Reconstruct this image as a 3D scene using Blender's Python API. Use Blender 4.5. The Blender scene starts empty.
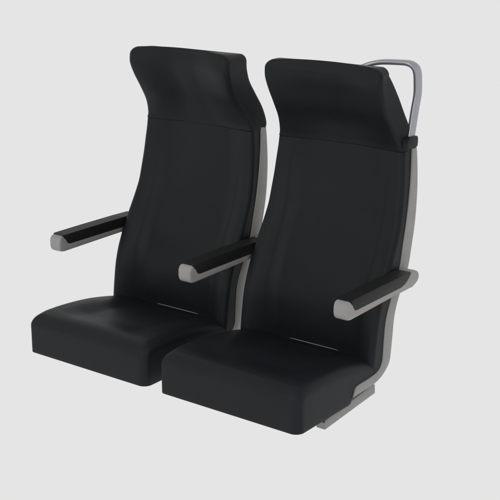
import bpy, bmesh, math
from mathutils import Matrix, Vector

scene = bpy.context.scene
COL = scene.collection
PITCH = 0.48          # distance between the two seats
BASE = 0.45           # height of the cushion underside

# ------------------------------------------------------------------ materials
def mat(name, base, rough, spec=0.5, metallic=0.0, bump=0.0, bump_scale=400.0, var=0.0, var_scale=6.0, sheen=0.0, rvar=0.0):
    m = bpy.data.materials.new(name); m.use_nodes = True
    nt = m.node_tree; b = nt.nodes['Principled BSDF']
    b.inputs['Roughness'].default_value = rough
    b.inputs['Specular IOR Level'].default_value = spec
    b.inputs['Metallic'].default_value = metallic
    if sheen:
        b.inputs['Sheen Weight'].default_value = sheen
        b.inputs['Sheen Roughness'].default_value = 0.5
    tc = nt.nodes.new('ShaderNodeTexCoord')
    n = nt.nodes.new('ShaderNodeTexNoise'); n.inputs['Scale'].default_value = var_scale; n.inputs['Detail'].default_value = 5
    nt.links.new(tc.outputs['Object'], n.inputs['Vector'])
    r = nt.nodes.new('ShaderNodeValToRGB')
    r.color_ramp.elements[0].position = 0.3; r.color_ramp.elements[1].position = 0.7
    r.color_ramp.elements[0].color = [c * (1 - var) for c in base] + [1]
    r.color_ramp.elements[1].color = [c * (1 + var) for c in base] + [1]
    nt.links.new(n.outputs['Fac'], r.inputs['Fac'])
    nt.links.new(r.outputs['Color'], b.inputs['Base Color'])
    if rvar:
        mr = nt.nodes.new('ShaderNodeMapRange')
        mr.inputs['To Min'].default_value = rough - rvar; mr.inputs['To Max'].default_value = rough + rvar
        nt.links.new(n.outputs['Fac'], mr.inputs['Value']); nt.links.new(mr.outputs['Result'], b.inputs['Roughness'])
    if bump:
        v = nt.nodes.new('ShaderNodeTexVoronoi'); v.inputs['Scale'].default_value = bump_scale
        nt.links.new(tc.outputs['Object'], v.inputs['Vector'])
        n2 = nt.nodes.new('ShaderNodeTexNoise'); n2.inputs['Scale'].default_value = 14; n2.inputs['Detail'].default_value = 3
        nt.links.new(tc.outputs['Object'], n2.inputs['Vector'])
        ad = nt.nodes.new('ShaderNodeMath'); ad.operation = 'MULTIPLY_ADD'
        nt.links.new(n2.outputs['Fac'], ad.inputs[0]); ad.inputs[1].default_value = 3.0
        nt.links.new(v.outputs['Distance'], ad.inputs[2])
        bp = nt.nodes.new('ShaderNodeBump'); bp.inputs['Strength'].default_value = bump; bp.inputs['Distance'].default_value = 0.001
        nt.links.new(ad.outputs['Value'], bp.inputs['Height'])
        nt.links.new(bp.outputs['Normal'], b.inputs['Normal'])
    return m

M_LEATHER = mat('black_leather', (0.0116, 0.0130, 0.0146), 0.45, 0.165, bump=0.25, bump_scale=520, var=0.10, var_scale=9, rvar=0.05)
M_SEAT = mat('black_seat_leather', (0.0114, 0.0143, 0.0164), 0.45, 0.165, bump=0.25, bump_scale=520, var=0.10, var_scale=9, rvar=0.05)
M_PAD = mat('black_armrest_rubber', (0.0155, 0.0160, 0.0168), 0.5, 0.2, bump=0.15, bump_scale=600, var=0.08)
M_GREY = mat('grey_painted_metal', (0.315, 0.308, 0.298), 0.5, 0.3, bump=0.05, bump_scale=700, var=0.05, var_scale=30)
M_SHELL = mat('grey_shell_plastic', (0.300, 0.296, 0.288), 0.5, 0.3, bump=0.05, bump_scale=700, var=0.05, var_scale=30)
M_RAIL = mat('grey_rail_metal', (0.285, 0.279, 0.270), 0.5, 0.3, var=0.05, var_scale=30)
M_ALU = mat('brushed_aluminium', (0.375, 0.385, 0.415), 0.36, 0.5, metallic=0.75, var=0.04, var_scale=40)
M_BOLT = mat('dark_steel', (0.03, 0.03, 0.03), 0.5, 0.4)
M_GAP_LIGHT = mat('pale_gap_light', (0.25, 0.25, 0.26), 0.5, 0.4)  # pale colour stands for light showing through the slit above the cushion

# ------------------------------------------------------------------ helpers
def pchip(xs, ys):
    """monotone cubic interpolation"""
    n = len(xs); h = [xs[i+1]-xs[i] for i in range(n-1)]; d = [(ys[i+1]-ys[i])/h[i] for i in range(n-1)]
    m = [0.0]*n; m[0] = d[0]; m[-1] = d[-1]
    for i in range(1, n-1):
        if d[i-1]*d[i] > 0:
            w1 = 2*h[i]+h[i-1]; w2 = h[i]+2*h[i-1]
            m[i] = (w1+w2)/(w1/d[i-1]+w2/d[i])
    def f(x):
        if x <= xs[0]: return ys[0]
        if x >= xs[-1]: return ys[-1]
        i = 0
        while x > xs[i+1]: i += 1
        t = (x-xs[i])/h[i]; t2 = t*t; t3 = t2*t
        return (2*t3-3*t2+1)*ys[i]+(t3-2*t2+t)*h[i]*m[i]+(-2*t3+3*t2)*ys[i+1]+(t3-t2)*h[i]*m[i+1]
    return f

def catmull(pts, n):
    """smooth curve through tuples, n samples per span"""
    P = [pts[0]] + list(pts) + [pts[-1]]; out = []
    for i in range(1, len(P)-2):
        for k in range(n):
            t = k/n; t2 = t*t; t3 = t2*t
            out.append(tuple(0.5*((2*b)+(-a+c)*t+(2*a-5*b+4*c-d)*t2+(-a+3*b-3*c+d)*t3)
                             for a, b, c, d in zip(P[i-1], P[i], P[i+1], P[i+2])))
    out.append(tuple(pts[-1])); return out

def sstep(a, b, x):
    t = max(0.0, min(1.0, (x-a)/(b-a))); return t*t*(3-2*t)

def obj(name, bm, material, parent, smooth=True):
    bmesh.ops.recalc_face_normals(bm, faces=bm.faces)
    me = bpy.data.meshes.new(name); bm.to_mesh(me); bm.free()
    me.materials.append(material)
    for p in me.polygons: p.use_smooth = smooth
    o = bpy.data.objects.new(name, me); COL.objects.link(o); o.parent = parent
    return o

def auto_smooth(o, deg=35):
    me = o.data
    bm = bmesh.new(); bm.from_mesh(me)
    for e in bm.edges:
        if len(e.link_faces) == 2 and e.calc_face_angle(0) > math.radians(deg): e.smooth = False
    bm.to_mesh(me); bm.free()

def loft(rings, cap0=True, cap1=True):
    """closed rings of equal length -> skin"""
    bm = bmesh.new(); V = [[bm.verts.new(p) for p in r] for r in rings]; n = len(rings[0])
    for a, b in zip(V, V[1:]):
        for i in range(n):
            j = (i+1) % n
            try: bm.faces.new((a[i], a[j], b[j], b[i]))
            except ValueError: pass
    for r, want in ((V[0], cap0), (V[-1], cap1)):
        if want: bm.faces.new(r)
    return bm

def extrude_profile(poly, x0, x1, bevel=0.0, seg=3):
    """yz polygon extruded along x, all edges rounded"""
    bm = bmesh.new()
    a = [bm.verts.new((x0, y, z)) for y, z in poly]; b = [bm.verts.new((x1, y, z)) for y, z in poly]
    n = len(poly)
    for i in range(n):
        j = (i+1) % n; bm.faces.new((a[i], a[j], b[j], b[i]))
    fa = bm.faces.new(a); fb = bm.faces.new(b)
    if bevel:
        ed = list(fa.edges)+list(fb.edges)
        bmesh.ops.bevel(bm, geom=ed, offset=bevel, offset_type='OFFSET', segments=seg, profile=0.5, affect='EDGES', clamp_overlap=True)
    return bm

# ------------------------------------------------------------------ upholstered back and headrest
def section(hf, hr, yf, zf, yr, zr, d, rf, rr, wing, inset=0.0, kink=0.0, inset_x=None, bulge=0.0):
    """one horizontal ring: bolster edge at (hf, yf), dished by d towards the middle, back at yr.
    Heights run linearly from zf at the front to zr at the back; inset shrinks the ring (rounded ends)."""
    ix = inset if inset_x is None else inset_x
    hf -= ix; hr -= ix; yf += inset; yr -= inset
    half = []
    # front face from the middle outwards
    N = 66; xe = hf-rf
    for i in range(N+1):
        x = xe*i/N
        u = max(0.0, (xe-x)/max(1e-6, wing))
        rec = d*(sstep(0, 1, u) if u < 1 else 1.0)
        if kink:
            rec += kink*sstep(0.158, 0.148, x)      # inset centre panel
        half.append((x, yf+rec))
    for i in range(1, 9):                       # rounded bolster edge
        a = math.pi/2*i/8
        half.append((xe+rf*math.sin(a), yf+rf*(1-math.cos(a))))
    ye = yr-rr
    y0 = yf+rf
    for i in range(1, 11):
        t = i/10; half.append((hf+(hr-hf)*t, y0+(ye-y0)*t))
    for i in range(1, 7):
        a = math.pi/2*i/6
        half.append((hr-rr*(1-math.cos(a)), ye+rr*math.sin(a)))
    for i in range(1, 9):
        half.append(((hr-rr)*(1-i/8), yr+bulge*sstep(0, 0.5, i/8)))
    ring = half + [(-x, y) for x, y in reversed(half[1:-1])]
    L = max(1e-6, yr-yf)
    return [(x, y, zf+(zr-zf)*min(1.2, max(-0.2, (y-yf)/L))) for x, y in ring]

# bolster edge of the back: height -> half width, front edge, rear edge, dish
BZ =  [0.030, 0.067, 0.100, 0.140, 0.180, 0.220, 0.260, 0.300, 0.340, 0.380, 0.420, 0.460, 0.500, 0.540, 0.580, 0.640]
BH =  [0.2150, 0.2148, 0.2147, 0.2148, 0.2150, 0.2150, 0.2150, 0.2145, 0.2130, 0.2110, 0.2090, 0.2068, 0.2040, 0.2010, 0.1972, 0.1935]
BF =  [0.320, 0.323, 0.3265, 0.332, 0.339, 0.3505, 0.367, 0.387, 0.4090, 0.4300, 0.4470, 0.4565, 0.4645, 0.4700, 0.4745, 0.4780]
BR =  [0.352, 0.372, 0.378, 0.381, 0.386, 0.402, 0.424, 0.446, 0.4600, 0.4750, 0.4880, 0.4980, 0.5060, 0.5130, 0.5190, 0.5220]
BD =  [0.058, 0.055, 0.049, 0.043, 0.038, 0.034, 0.031, 0.028, 0.026, 0.024, 0.022, 0.020, 0.019, 0.018, 0.017, 0.016]
fH, fF, fR, fD = (pchip(BZ, a) for a in (BH, BF, BR, BD))
SEAM = 0.600

def backrest_bm():
    rings = []
    z0 = 0.034
    zs = [z0+(SEAM-0.0032-z0)*i/90 for i in range(91)]
    for z in zs:
        yr = max(fR(z)+0.004, fF(z)+0.03)
        rings.append(section(fH(z), fH(z), fF(z), z, yr, z+0.004*sstep(0.45, 0.6, z), fD(z), 0.014, 0.004, 0.085, kink=0.0017*sstep(0.595, 0.54, z), bulge=fD(z)))
    for a in (20, 40, 60, 80, 90):                # top rolls in to the seam
        t = math.radians(a); r = 0.0032; z = SEAM-0.0032+r*math.sin(t)
        yr = fR(z)+0.004
        rings.append(section(fH(z), fH(z), fF(z), z, yr, z+0.004, fD(z), 0.014, 0.004, 0.085, inset=r*(1-math.cos(t)), kink=0.0017*sstep(0.595, 0.54, z), bulge=fD(z)))
    return loft(rings)

# headrest keys: front edge (y, z), half width, rear edge (y, z), half width at the rear, dish, edge radius
HEAD_WIDE = [
 (0.475, 0.600, 0.1945, 0.542, 0.598, 0.200, 0.017, 0.010),
 (0.472, 0.618, 0.1890, 0.548, 0.618, 0.2005, 0.020, 0.012),
 (0.452, 0.657, 0.1790, 0.534, 0.660, 0.197, 0.028, 0.014),
 (0.422, 0.700, 0.1735, 0.509, 0.705, 0.189, 0.035, 0.014),
 (0.399, 0.740, 0.1765, 0.492, 0.738, 0.1825, 0.036, 0.014),
 (0.386, 0.772, 0.1790, 0.485, 0.770, 0.1790, 0.031, 0.015),
 (0.386, 0.794, 0.1795, 0.483, 0.791, 0.1795, 0.024, 0.016)]
HEAD_SLIM = [
 (0.475, 0.600, 0.1945, 0.540, 0.600, 0.199, 0.017, 0.010),
 (0.469, 0.618, 0.1890, 0.534, 0.622, 0.196, 0.020, 0.012),
 (0.448, 0.657, 0.1805, 0.518, 0.660, 0.192, 0.028, 0.013),
 (0.418, 0.700, 0.1755, 0.495, 0.702, 0.187, 0.030, 0.013),
 (0.396, 0.740, 0.1768, 0.475, 0.738, 0.183, 0.030, 0.013),
 (0.383, 0.772, 0.1780, 0.451, 0.775, 0.179, 0.024, 0.013),
 (0.382, 0.795, 0.1780, 0.438, 0.7965, 0.174, 0.016, 0.013)]

def headrest_bm(keys):
    rows = catmull(keys, 12); rings = []
    yf, zf, hf, yr, zr, hr, d, rf = rows[0]
    r = 0.0030
    for a in (90, 65, 40, 20, 0):                 # lower roll at the seam
        t = math.radians(a); dz = r*(1-math.sin(t))-0.0005
        rings.append(section(hf, hr, yf, zf+dz, yr, zr+dz, d, rf, 0.008, 0.135, inset=r*0.6*math.sin(t)**2))
    for (yf, zf, hf, yr, zr, hr, d, rf) in rows:
        if zf < 0.606: continue
        rings.append(section(hf, hr, yf, zf, yr, zr, d, rf, 0.012, 0.135))
    yf, zf, hf, yr, zr, hr, d, rf = rows[-1]
    RZ, RX, RY = 0.0225, 0.030, 0.010
    for a in (8, 16, 24, 32, 40, 48, 56, 64, 72, 80, 86, 90):
        t = math.radians(a); q = 1-math.cos(t); up = RZ*math.sin(t)
        ring = section(hf, hr+0.012*q, yf, zf+up, yr, zr+up, d*(1-0.45*q), rf*(1-0.4*q), 0.012*(1-0.4*q), 0.135, inset=RY*q, inset_x=RX*q)
        rings.append([(x, y, z+math.sin(t)*((0.0088-0.0090*sstep(0.1, 1.0, (y-yf)/(yr-yf)))*(1-(x/hf)**2)-0.001)) for x, y, z in ring])     # crowned top
    return loft(rings)

# ------------------------------------------------------------------ seat cushion
TY = [0.0, 0.02, 0.05, 0.08, 0.11, 0.15, 0.20, 0.25, 0.29, 0.33, 0.37, 0.40]
TZ = [0.108, 0.113, 0.1165, 0.1165, 0.1155, 0.113, 0.108, 0.100, 0.092, 0.083, 0.076, 0.072]
fT = pchip(TY, TZ)
def cushion_top(x, y):
    side = fT(y)
    dip = 0.014*sstep(0.165, 0.090, abs(x))*sstep(0.02, 0.13, y)
    return side-dip
def cushion_bottom(y):
    return 0.040*sstep(0.222, 0.246, y)

def rounded_rect(h, y0, y1, r, nx=34, ny=40, nc=9):
    """plan outline, front edge first (counter-clockwise from the front left corner)"""
    r = max(1e-4, min(r, h*0.98, (y1-y0)*0.49)); p = []
    q = r*0.4          # tighter corner on the left
    def arc(cx, cy, a0, r=r):
        for i in range(nc):
            a = a0+math.pi/2*i/(nc-1); p.append((cx+r*math.cos(a), cy+r*math.sin(a)))
    arc(-h+q, y0+q, math.pi, q)
    for i in range(1, nx): p.append((-h+q+(2*h-r-q)*i/nx, y0))
    arc(h-r, y0+r, 1.5*math.pi)
    for i in range(1, ny): p.append((h, y0+r+(y1-y0-2*r)*i/ny))
    arc(h-r, y1-r, 0)
    for i in range(1, nx): p.append((h-r-(2*h-2*r)*i/nx, y1))
    arc(-h+r, y1-r, math.pi/2)
    for i in range(1, ny): p.append((-h, y1-r-(y1-y0-r-q)*i/ny))
    return p

def cushion_bm():
    H, Y0, Y1, RC, RF = 0.2145, -0.006, 0.402, 0.024, 0.030
    rings = []
    def ring(i, zfun, yshift=0.0):
        pl = rounded_rect(H-i, Y0+i, Y1-i*0.3, RC-i*0.6)
        rings.append([(x, y, zfun(x, y)) for x, y in pl])
    bot = lambda e: (lambda x, y: cushion_bottom(y)+e)
    ring(0.03, bot(0.0)); ring(0.003, bot(0.0)); ring(0.0009, bot(0.0009)); ring(0.0, bot(0.003))
    for k in range(1, 9):
        f = k/8
        def zf(x, y, f=f):
            b = cushion_bottom(y)+0.003; t = cushion_top(x, y)-RF*0.92
            t = max(t, b+0.004); return b+(t-b)*f
        ring(0.0, zf)
    for k in range(1, 11):
        a = math.pi/2*k/10; i = RF*(1-math.cos(a))
        ring(i, lambda x, y, a=a: max(cushion_top(x, y)-RF*0.92*(1-math.sin(a)), cushion_bottom(y)+0.008))
    for k in range(1, 25):
        i = RF+(H-RF-0.001)*k/24
        # rings close on the mid line of the cushion
        pl = rounded_rect(H-i, Y0+RF+(k/24)*0.10, Y1-RF*0.3-(k/24)*0.004, max(0.001, RC-RF*0.6)*(1-k/24)+0.0005)
        rings.append([(x, y, cushion_top(x, y)) for x, y in pl])
    bm = loft(rings, cap1=False)
    bm.verts.ensure_lookup_table()
    n = len(rings[0]); last = bm.verts[len(bm.verts)-n:]
    m0 = 9-1+17                                       # middle of the front edge; bridge left to right up to the back
    for k in range(n//2):
        a, b, c, d = last[(m0+k) % n], last[(m0+k+1) % n], last[(m0-k-1) % n], last[(m0-k) % n]
        vs = []
        for v in (a, b, c, d):
            if v not in vs: vs.append(v)
        if len(vs) > 2: bm.faces.new(vs)
    return bm

# ------------------------------------------------------------------ grey shell behind the upholstery
SHELL = [  # inner (y, z), outer (y, z), half width
 (0.2335, 0.0175, 0.2320, 0.0165, 0.2172), (0.2430, 0.0370, 0.2500, 0.0180, 0.2172), (0.2580, 0.0430, 0.2750, 0.0185, 0.2172), (0.3040, 0.0440, 0.3200, 0.0190, 0.2172),
 (0.3380, 0.0465, 0.3550, 0.0240, 0.2172), (0.3590, 0.0530, 0.3830, 0.0350, 0.2172), (0.3720, 0.0690, 0.4080, 0.0560, 0.2172), (0.3755, 0.0900, 0.4155, 0.0850, 0.2172),
 (0.3775, 0.1270, 0.4200, 0.1250, 0.2172), (0.3835, 0.1780, 0.4265, 0.1780, 0.2172), (0.4010, 0.2220, 0.4440, 0.2230, 0.2172), (0.4240, 0.2640, 0.4690, 0.2610, 0.2172),
 (0.4450, 0.3050, 0.4900, 0.3000, 0.2172), (0.4620, 0.3590, 0.5080, 0.3500, 0.2145), (0.4820, 0.4230, 0.5260, 0.4160, 0.2120), (0.5010, 0.5000, 0.5370, 0.4960, 0.2085),
 (0.5140, 0.5700, 0.5400, 0.5700, 0.2035), (0.5170, 0.6060, 0.5400, 0.6040, 0.2000)]
def shell_bm():
    """side flange as thick as the profile, the panel between the flanges dished backwards like the cushioning"""
    rows = catmull(SHELL, 6); rings = []
    b = 0.0022
    for yi, zi, yo, zo, h in rows:
        L = math.hypot(yo-yi, zo-zi)
        bb = min(b, L*0.3); ey, ez = (yo-yi)/max(L, 1e-6), (zo-zi)/max(L, 1e-6)
        def at(x, t): return (x, yi+ey*t, zi+ez*t)
        depth = 0.070*sstep(0.042, 0.064, zi)*(1-0.35*sstep(0.2, 0.6, zi))
        inn = [at(h-bb, 0)]; out = [at(h, L-bb), at(h-bb*0.3, L-bb*0.3), at(h-bb, L)]
        xs = [h-0.012-0.0, h-0.03, h-0.05, h-0.075, h-0.10, h-0.13, h-0.17]
        left_in, left_out = [], []
        for x in xs:
            w = sstep(h-0.01, h-0.11, x)*depth
            left_in.append((x, w)); left_out.append((x, L+w*0.72))
        ring = []
        half = [at(x, t) for x, t in reversed(left_in)] + inn + [at(h-bb*0.3, bb*0.3), at(h, bb)] + out + [at(x, max(t, dict(left_in)[x]+0.004)) for x, t in left_out]
        ring = half + [(-x, y, z) for x, y, z in reversed(half)]
        rings.append(ring)
    return loft(rings)

# ------------------------------------------------------------------ armrest
ARM_X = 0.2385; ARM_H = 0.0205
BAR = [(0.1450, 0.2570), (0.1340, 0.2590), (0.1275, 0.2650), (0.1250, 0.2750), (0.1255, 0.2900), (0.1285, 0.2980), (0.1335, 0.3025), (0.1400, 0.3040),
       (0.1450, 0.3010), (0.1490, 0.2930), (0.1530, 0.2840), (0.1590, 0.2785), (0.1680, 0.2765), (0.3800, 0.2790), (0.3980, 0.2815), (0.4100, 0.2880), (0.4200, 0.2980), (0.4280, 0.3050),
       (0.4400, 0.3060), (0.4560, 0.3040), (0.4670, 0.2990), (0.4735, 0.2900), (0.4730, 0.2800), (0.4670, 0.2720), (0.4560, 0.2670), (0.4400, 0.2650)]
PAD = [(0.1400, 0.3050), (0.1455, 0.3000), (0.1495, 0.2920), (0.1535, 0.2830), (0.1595, 0.2775), (0.1680, 0.2755), (0.3800, 0.2780), (0.3980, 0.2805), (0.4105, 0.2870), (0.4205, 0.2970), (0.4285, 0.3042),
       (0.4240, 0.3078), (0.3600, 0.3080), (0.2500, 0.3075), (0.1600, 0.3065), (0.1450, 0.3060)]
def armrest(parent, side, longer=0.0):
    ext = lambda pl: [(y+longer*sstep(0.30, 0.38, y), z) for y, z in pl]
    cx = side*ARM_X
    bar = obj('armrest', extrude_profile(ext(BAR), cx-ARM_H, cx+ARM_H, 0.0055, 4), M_GREY, parent)
    auto_smooth(bar, 40)
    pad = obj('pad', extrude_profile(ext(PAD), cx-ARM_H-0.0006, cx+ARM_H+0.0006, 0.0072, 5), M_PAD, bar)
    auto_smooth(pad, 40)
    # bracket tying the bar to the shell
    bm = extrude_profile([(0.410, 0.268), (0.452, 0.268), (0.452, 0.296), (0.420, 0.296)], side*0.2125 if side > 0 else -ARM_X+ARM_H-0.002, side*(ARM_X-ARM_H+0.002) if side > 0 else -0.2125)
    obj('bracket', bm, M_GREY, bar, smooth=False)
    return bar

# ------------------------------------------------------------------ rails, painted gap light, handle
def rail(parent, side):
    x0, x1 = (0.174, 0.200)
    if side < 0: x0, x1 = -x1, -x0
    poly = [(0.132, -0.0370), (0.128, -0.0130), (0.3560, 0.0055), (0.3670, 0.0030), (0.3690, -0.0210)]
    r = obj('mounting_rail', extrude_profile(poly, x0, x1, 0.0012, 2), M_RAIL, parent); auto_smooth(r, 30)
    for (y, z) in ((0.1230, -0.0135), (0.3420, 0.0115)):
        bm = bmesh.new()
        bmesh.ops.create_cone(bm, cap_ends=True, segments=12, radius1=0.0032, radius2=0.0032, depth=0.010,
                              matrix=Matrix.Translation((x1-0.004 if side > 0 else x0+0.004, y+0.004, z)) @ Matrix.Rotation(math.radians(90), 4, 'Y'))
        obj('bolt', bm, M_BOLT, r, smooth=False)
    return r

def gap_light(parent):  # thin pale strip drawn in place of light in the back/cushion gap
    bm = bmesh.new(); rings = []
    for i in range(25):
        t = i/24; x = -0.080+0.160*t; w = 0.0011*math.sqrt(max(0.02, 1-abs(2*t-1)**6))
        y = 0.3765; z = 0.0675
        rings.append([(x, y+w*1.2*math.cos(a*math.pi/4), z+w*math.sin(a*math.pi/4)) for a in range(8)])
    bm.free()
    return obj('gap_light_strip', loft(rings), M_GAP_LIGHT, parent)

def grab_handle(parent):
    pts = [(0.190, 0.518, 0.622), (0.191, 0.525, 0.655), (0.192, 0.534, 0.700), (0.194, 0.541, 0.740), (0.195, 0.538, 0.774), (0.1945, 0.534, 0.797),
           (0.189, 0.529, 0.811), (0.176, 0.525, 0.8185), (0.155, 0.523, 0.8195), (0.104, 0.518, 0.8175), (0.074, 0.511, 0.811), (0.050, 0.499, 0.801), (0.024, 0.480, 0.792), (0.014, 0.450, 0.775), (0.012, 0.430, 0.765)]
    c = catmull(pts, 8); rings = []; n = 16
    side = Vector((0, 1, 0))
    for i, p in enumerate(c):
        a = Vector(c[max(0, i-1)]); b = Vector(c[min(len(c)-1, i+1)]); t = (b-a).normalized()
        w = (side-t*side.dot(t)).normalized() if abs(t.dot(side)) < 0.95 else w
        u = t.cross(w).normalized(); P = Vector(p)
        ring = []
        for k in range(n):
            ang = 2*math.pi*(k+0.5)/n; ca, sa = math.cos(ang), math.sin(ang)
            e = 0.55                       # squarish section
            ring.append(tuple(P+w*(0.0150*math.copysign(abs(ca)**e, ca))+u*(0.0068*math.copysign(abs(sa)**e, sa))))
        rings.append(ring)
    h = obj('grab_handle', loft(rings), M_ALU, parent); auto_smooth(h, 50)
    poly = [(0.480, 0.606), (0.528, 0.604), (0.5375, 0.609), (0.5390, 0.618), (0.5385, 0.630), (0.5350, 0.6350), (0.4950, 0.6370), (0.484, 0.628)]
    col = obj('socket', extrude_profile(poly, 0.160, 0.2035, 0.0025, 3), M_LEATHER, h); auto_smooth(col, 40)
    return h

# ------------------------------------------------------------------ the two seats
def seat(x, label, head_keys, arms, handle):
    root = bpy.data.objects.new('train_seat', None); COL.objects.link(root)
    root.empty_display_size = 0.2
    root.location = (x, 0, BASE)
    root['label'] = label; root['category'] = 'seat'; root['group'] = 'pair of train seats'
    return root

right = seat(0.0, 'black leather train seat with a metal grab handle behind its headrest and one armrest', HEAD_SLIM, (1,), True)
parts = [obj('seat_cushion', cushion_bm(), M_SEAT, right),
         obj('backrest', backrest_bm(), M_LEATHER, right),
         obj('shell', shell_bm(), M_SHELL, right),
         gap_light(right)]
auto_smooth(parts[1], 50); auto_smooth(parts[2], 30)
rails = [rail(right, 1), rail(right, -1)]
obj('headrest', headrest_bm(HEAD_SLIM), M_LEATHER, right)
armrest(right, 1)
grab_handle(right)

left = seat(-PITCH, 'black leather train seat with two grey-tipped armrests and no grab handle', HEAD_WIDE, (-1, 1), False)
for p in parts + rails:
    c = p.copy(); COL.objects.link(c); c.parent = left
    for g in p.children:
        d = g.copy(); COL.objects.link(d); d.parent = c
obj('headrest', headrest_bm(HEAD_WIDE), M_LEATHER, left)
armrest(left, 1, 0.025); armrest(left, -1, 0.025)

# ------------------------------------------------------------------ surroundings and added fill light
world = bpy.data.worlds.new('World'); scene.world = world; world.use_nodes = True
bg = world.node_tree.nodes['Background']
bg.inputs['Strength'].default_value = 1.0
wt = world.node_tree                                   # pale studio all round, dimmer overhead
tcw = wt.nodes.new('ShaderNodeTexCoord'); sep = wt.nodes.new('ShaderNodeSeparateXYZ'); rampw = wt.nodes.new('ShaderNodeValToRGB')
wt.links.new(tcw.outputs['Generated'], sep.inputs[0]); wt.links.new(sep.outputs['Z'], rampw.inputs['Fac'])
rampw.color_ramp.elements[0].position = 0.15; rampw.color_ramp.elements[0].color = (0.783, 0.783, 0.783, 1)
rampw.color_ramp.elements[1].position = 0.75; rampw.color_ramp.elements[1].color = (0.62, 0.62, 0.62, 1)
wt.links.new(rampw.outputs['Color'], bg.inputs['Color'])

def fill_lamp(name, loc, target, size, power, color):
    l = bpy.data.lights.new(name, 'AREA'); l.shape = 'RECTANGLE'; l.size, l.size_y = size; l.energy = power; l.color = color
    o = bpy.data.objects.new(name, l); COL.objects.link(o); o.location = loc
    o.rotation_euler = (Vector(target)-Vector(loc)).to_track_quat('-Z', 'Y').to_euler()
    return o
fill_lamp('front_fill', (0.0, -4.2, 2.6), (-0.24, 0.3, 0.85), (2.4, 2.4), 33, (1.0, 0.99, 0.98))  # added soft fill from the front, brightens the recesses

# ------------------------------------------------------------------ camera
cx, cy, cz, yaw, pitch, roll, fpx = 1.607, -2.0603, 1.1844, 0.6419, 0.2849, 0.0016, 1153.64
f = Vector((-math.sin(yaw)*math.cos(pitch), math.cos(yaw)*math.cos(pitch), -math.sin(pitch)))
r = Vector((math.cos(yaw), math.sin(yaw), 0)); u = r.cross(f)
c, s = math.cos(roll), math.sin(roll)
R_, U_ = c*r+s*u, -s*r+c*u
cam_d = bpy.data.cameras.new('camera'); cam = bpy.data.objects.new('camera', cam_d); COL.objects.link(cam)
cam_d.sensor_width = 36; cam_d.sensor_fit = 'HORIZONTAL'; cam_d.lens = fpx/500*36; cam_d.clip_end = 200
m = Matrix((R_, U_, -f)).transposed().to_4x4(); m.translation = (cx, cy, cz+BASE); cam.matrix_world = m
scene.camera = cam

scene.view_settings.view_transform = 'Standard'; scene.view_settings.look = 'None'
scene.view_settings.exposure = 0; scene.view_settings.gamma = 1
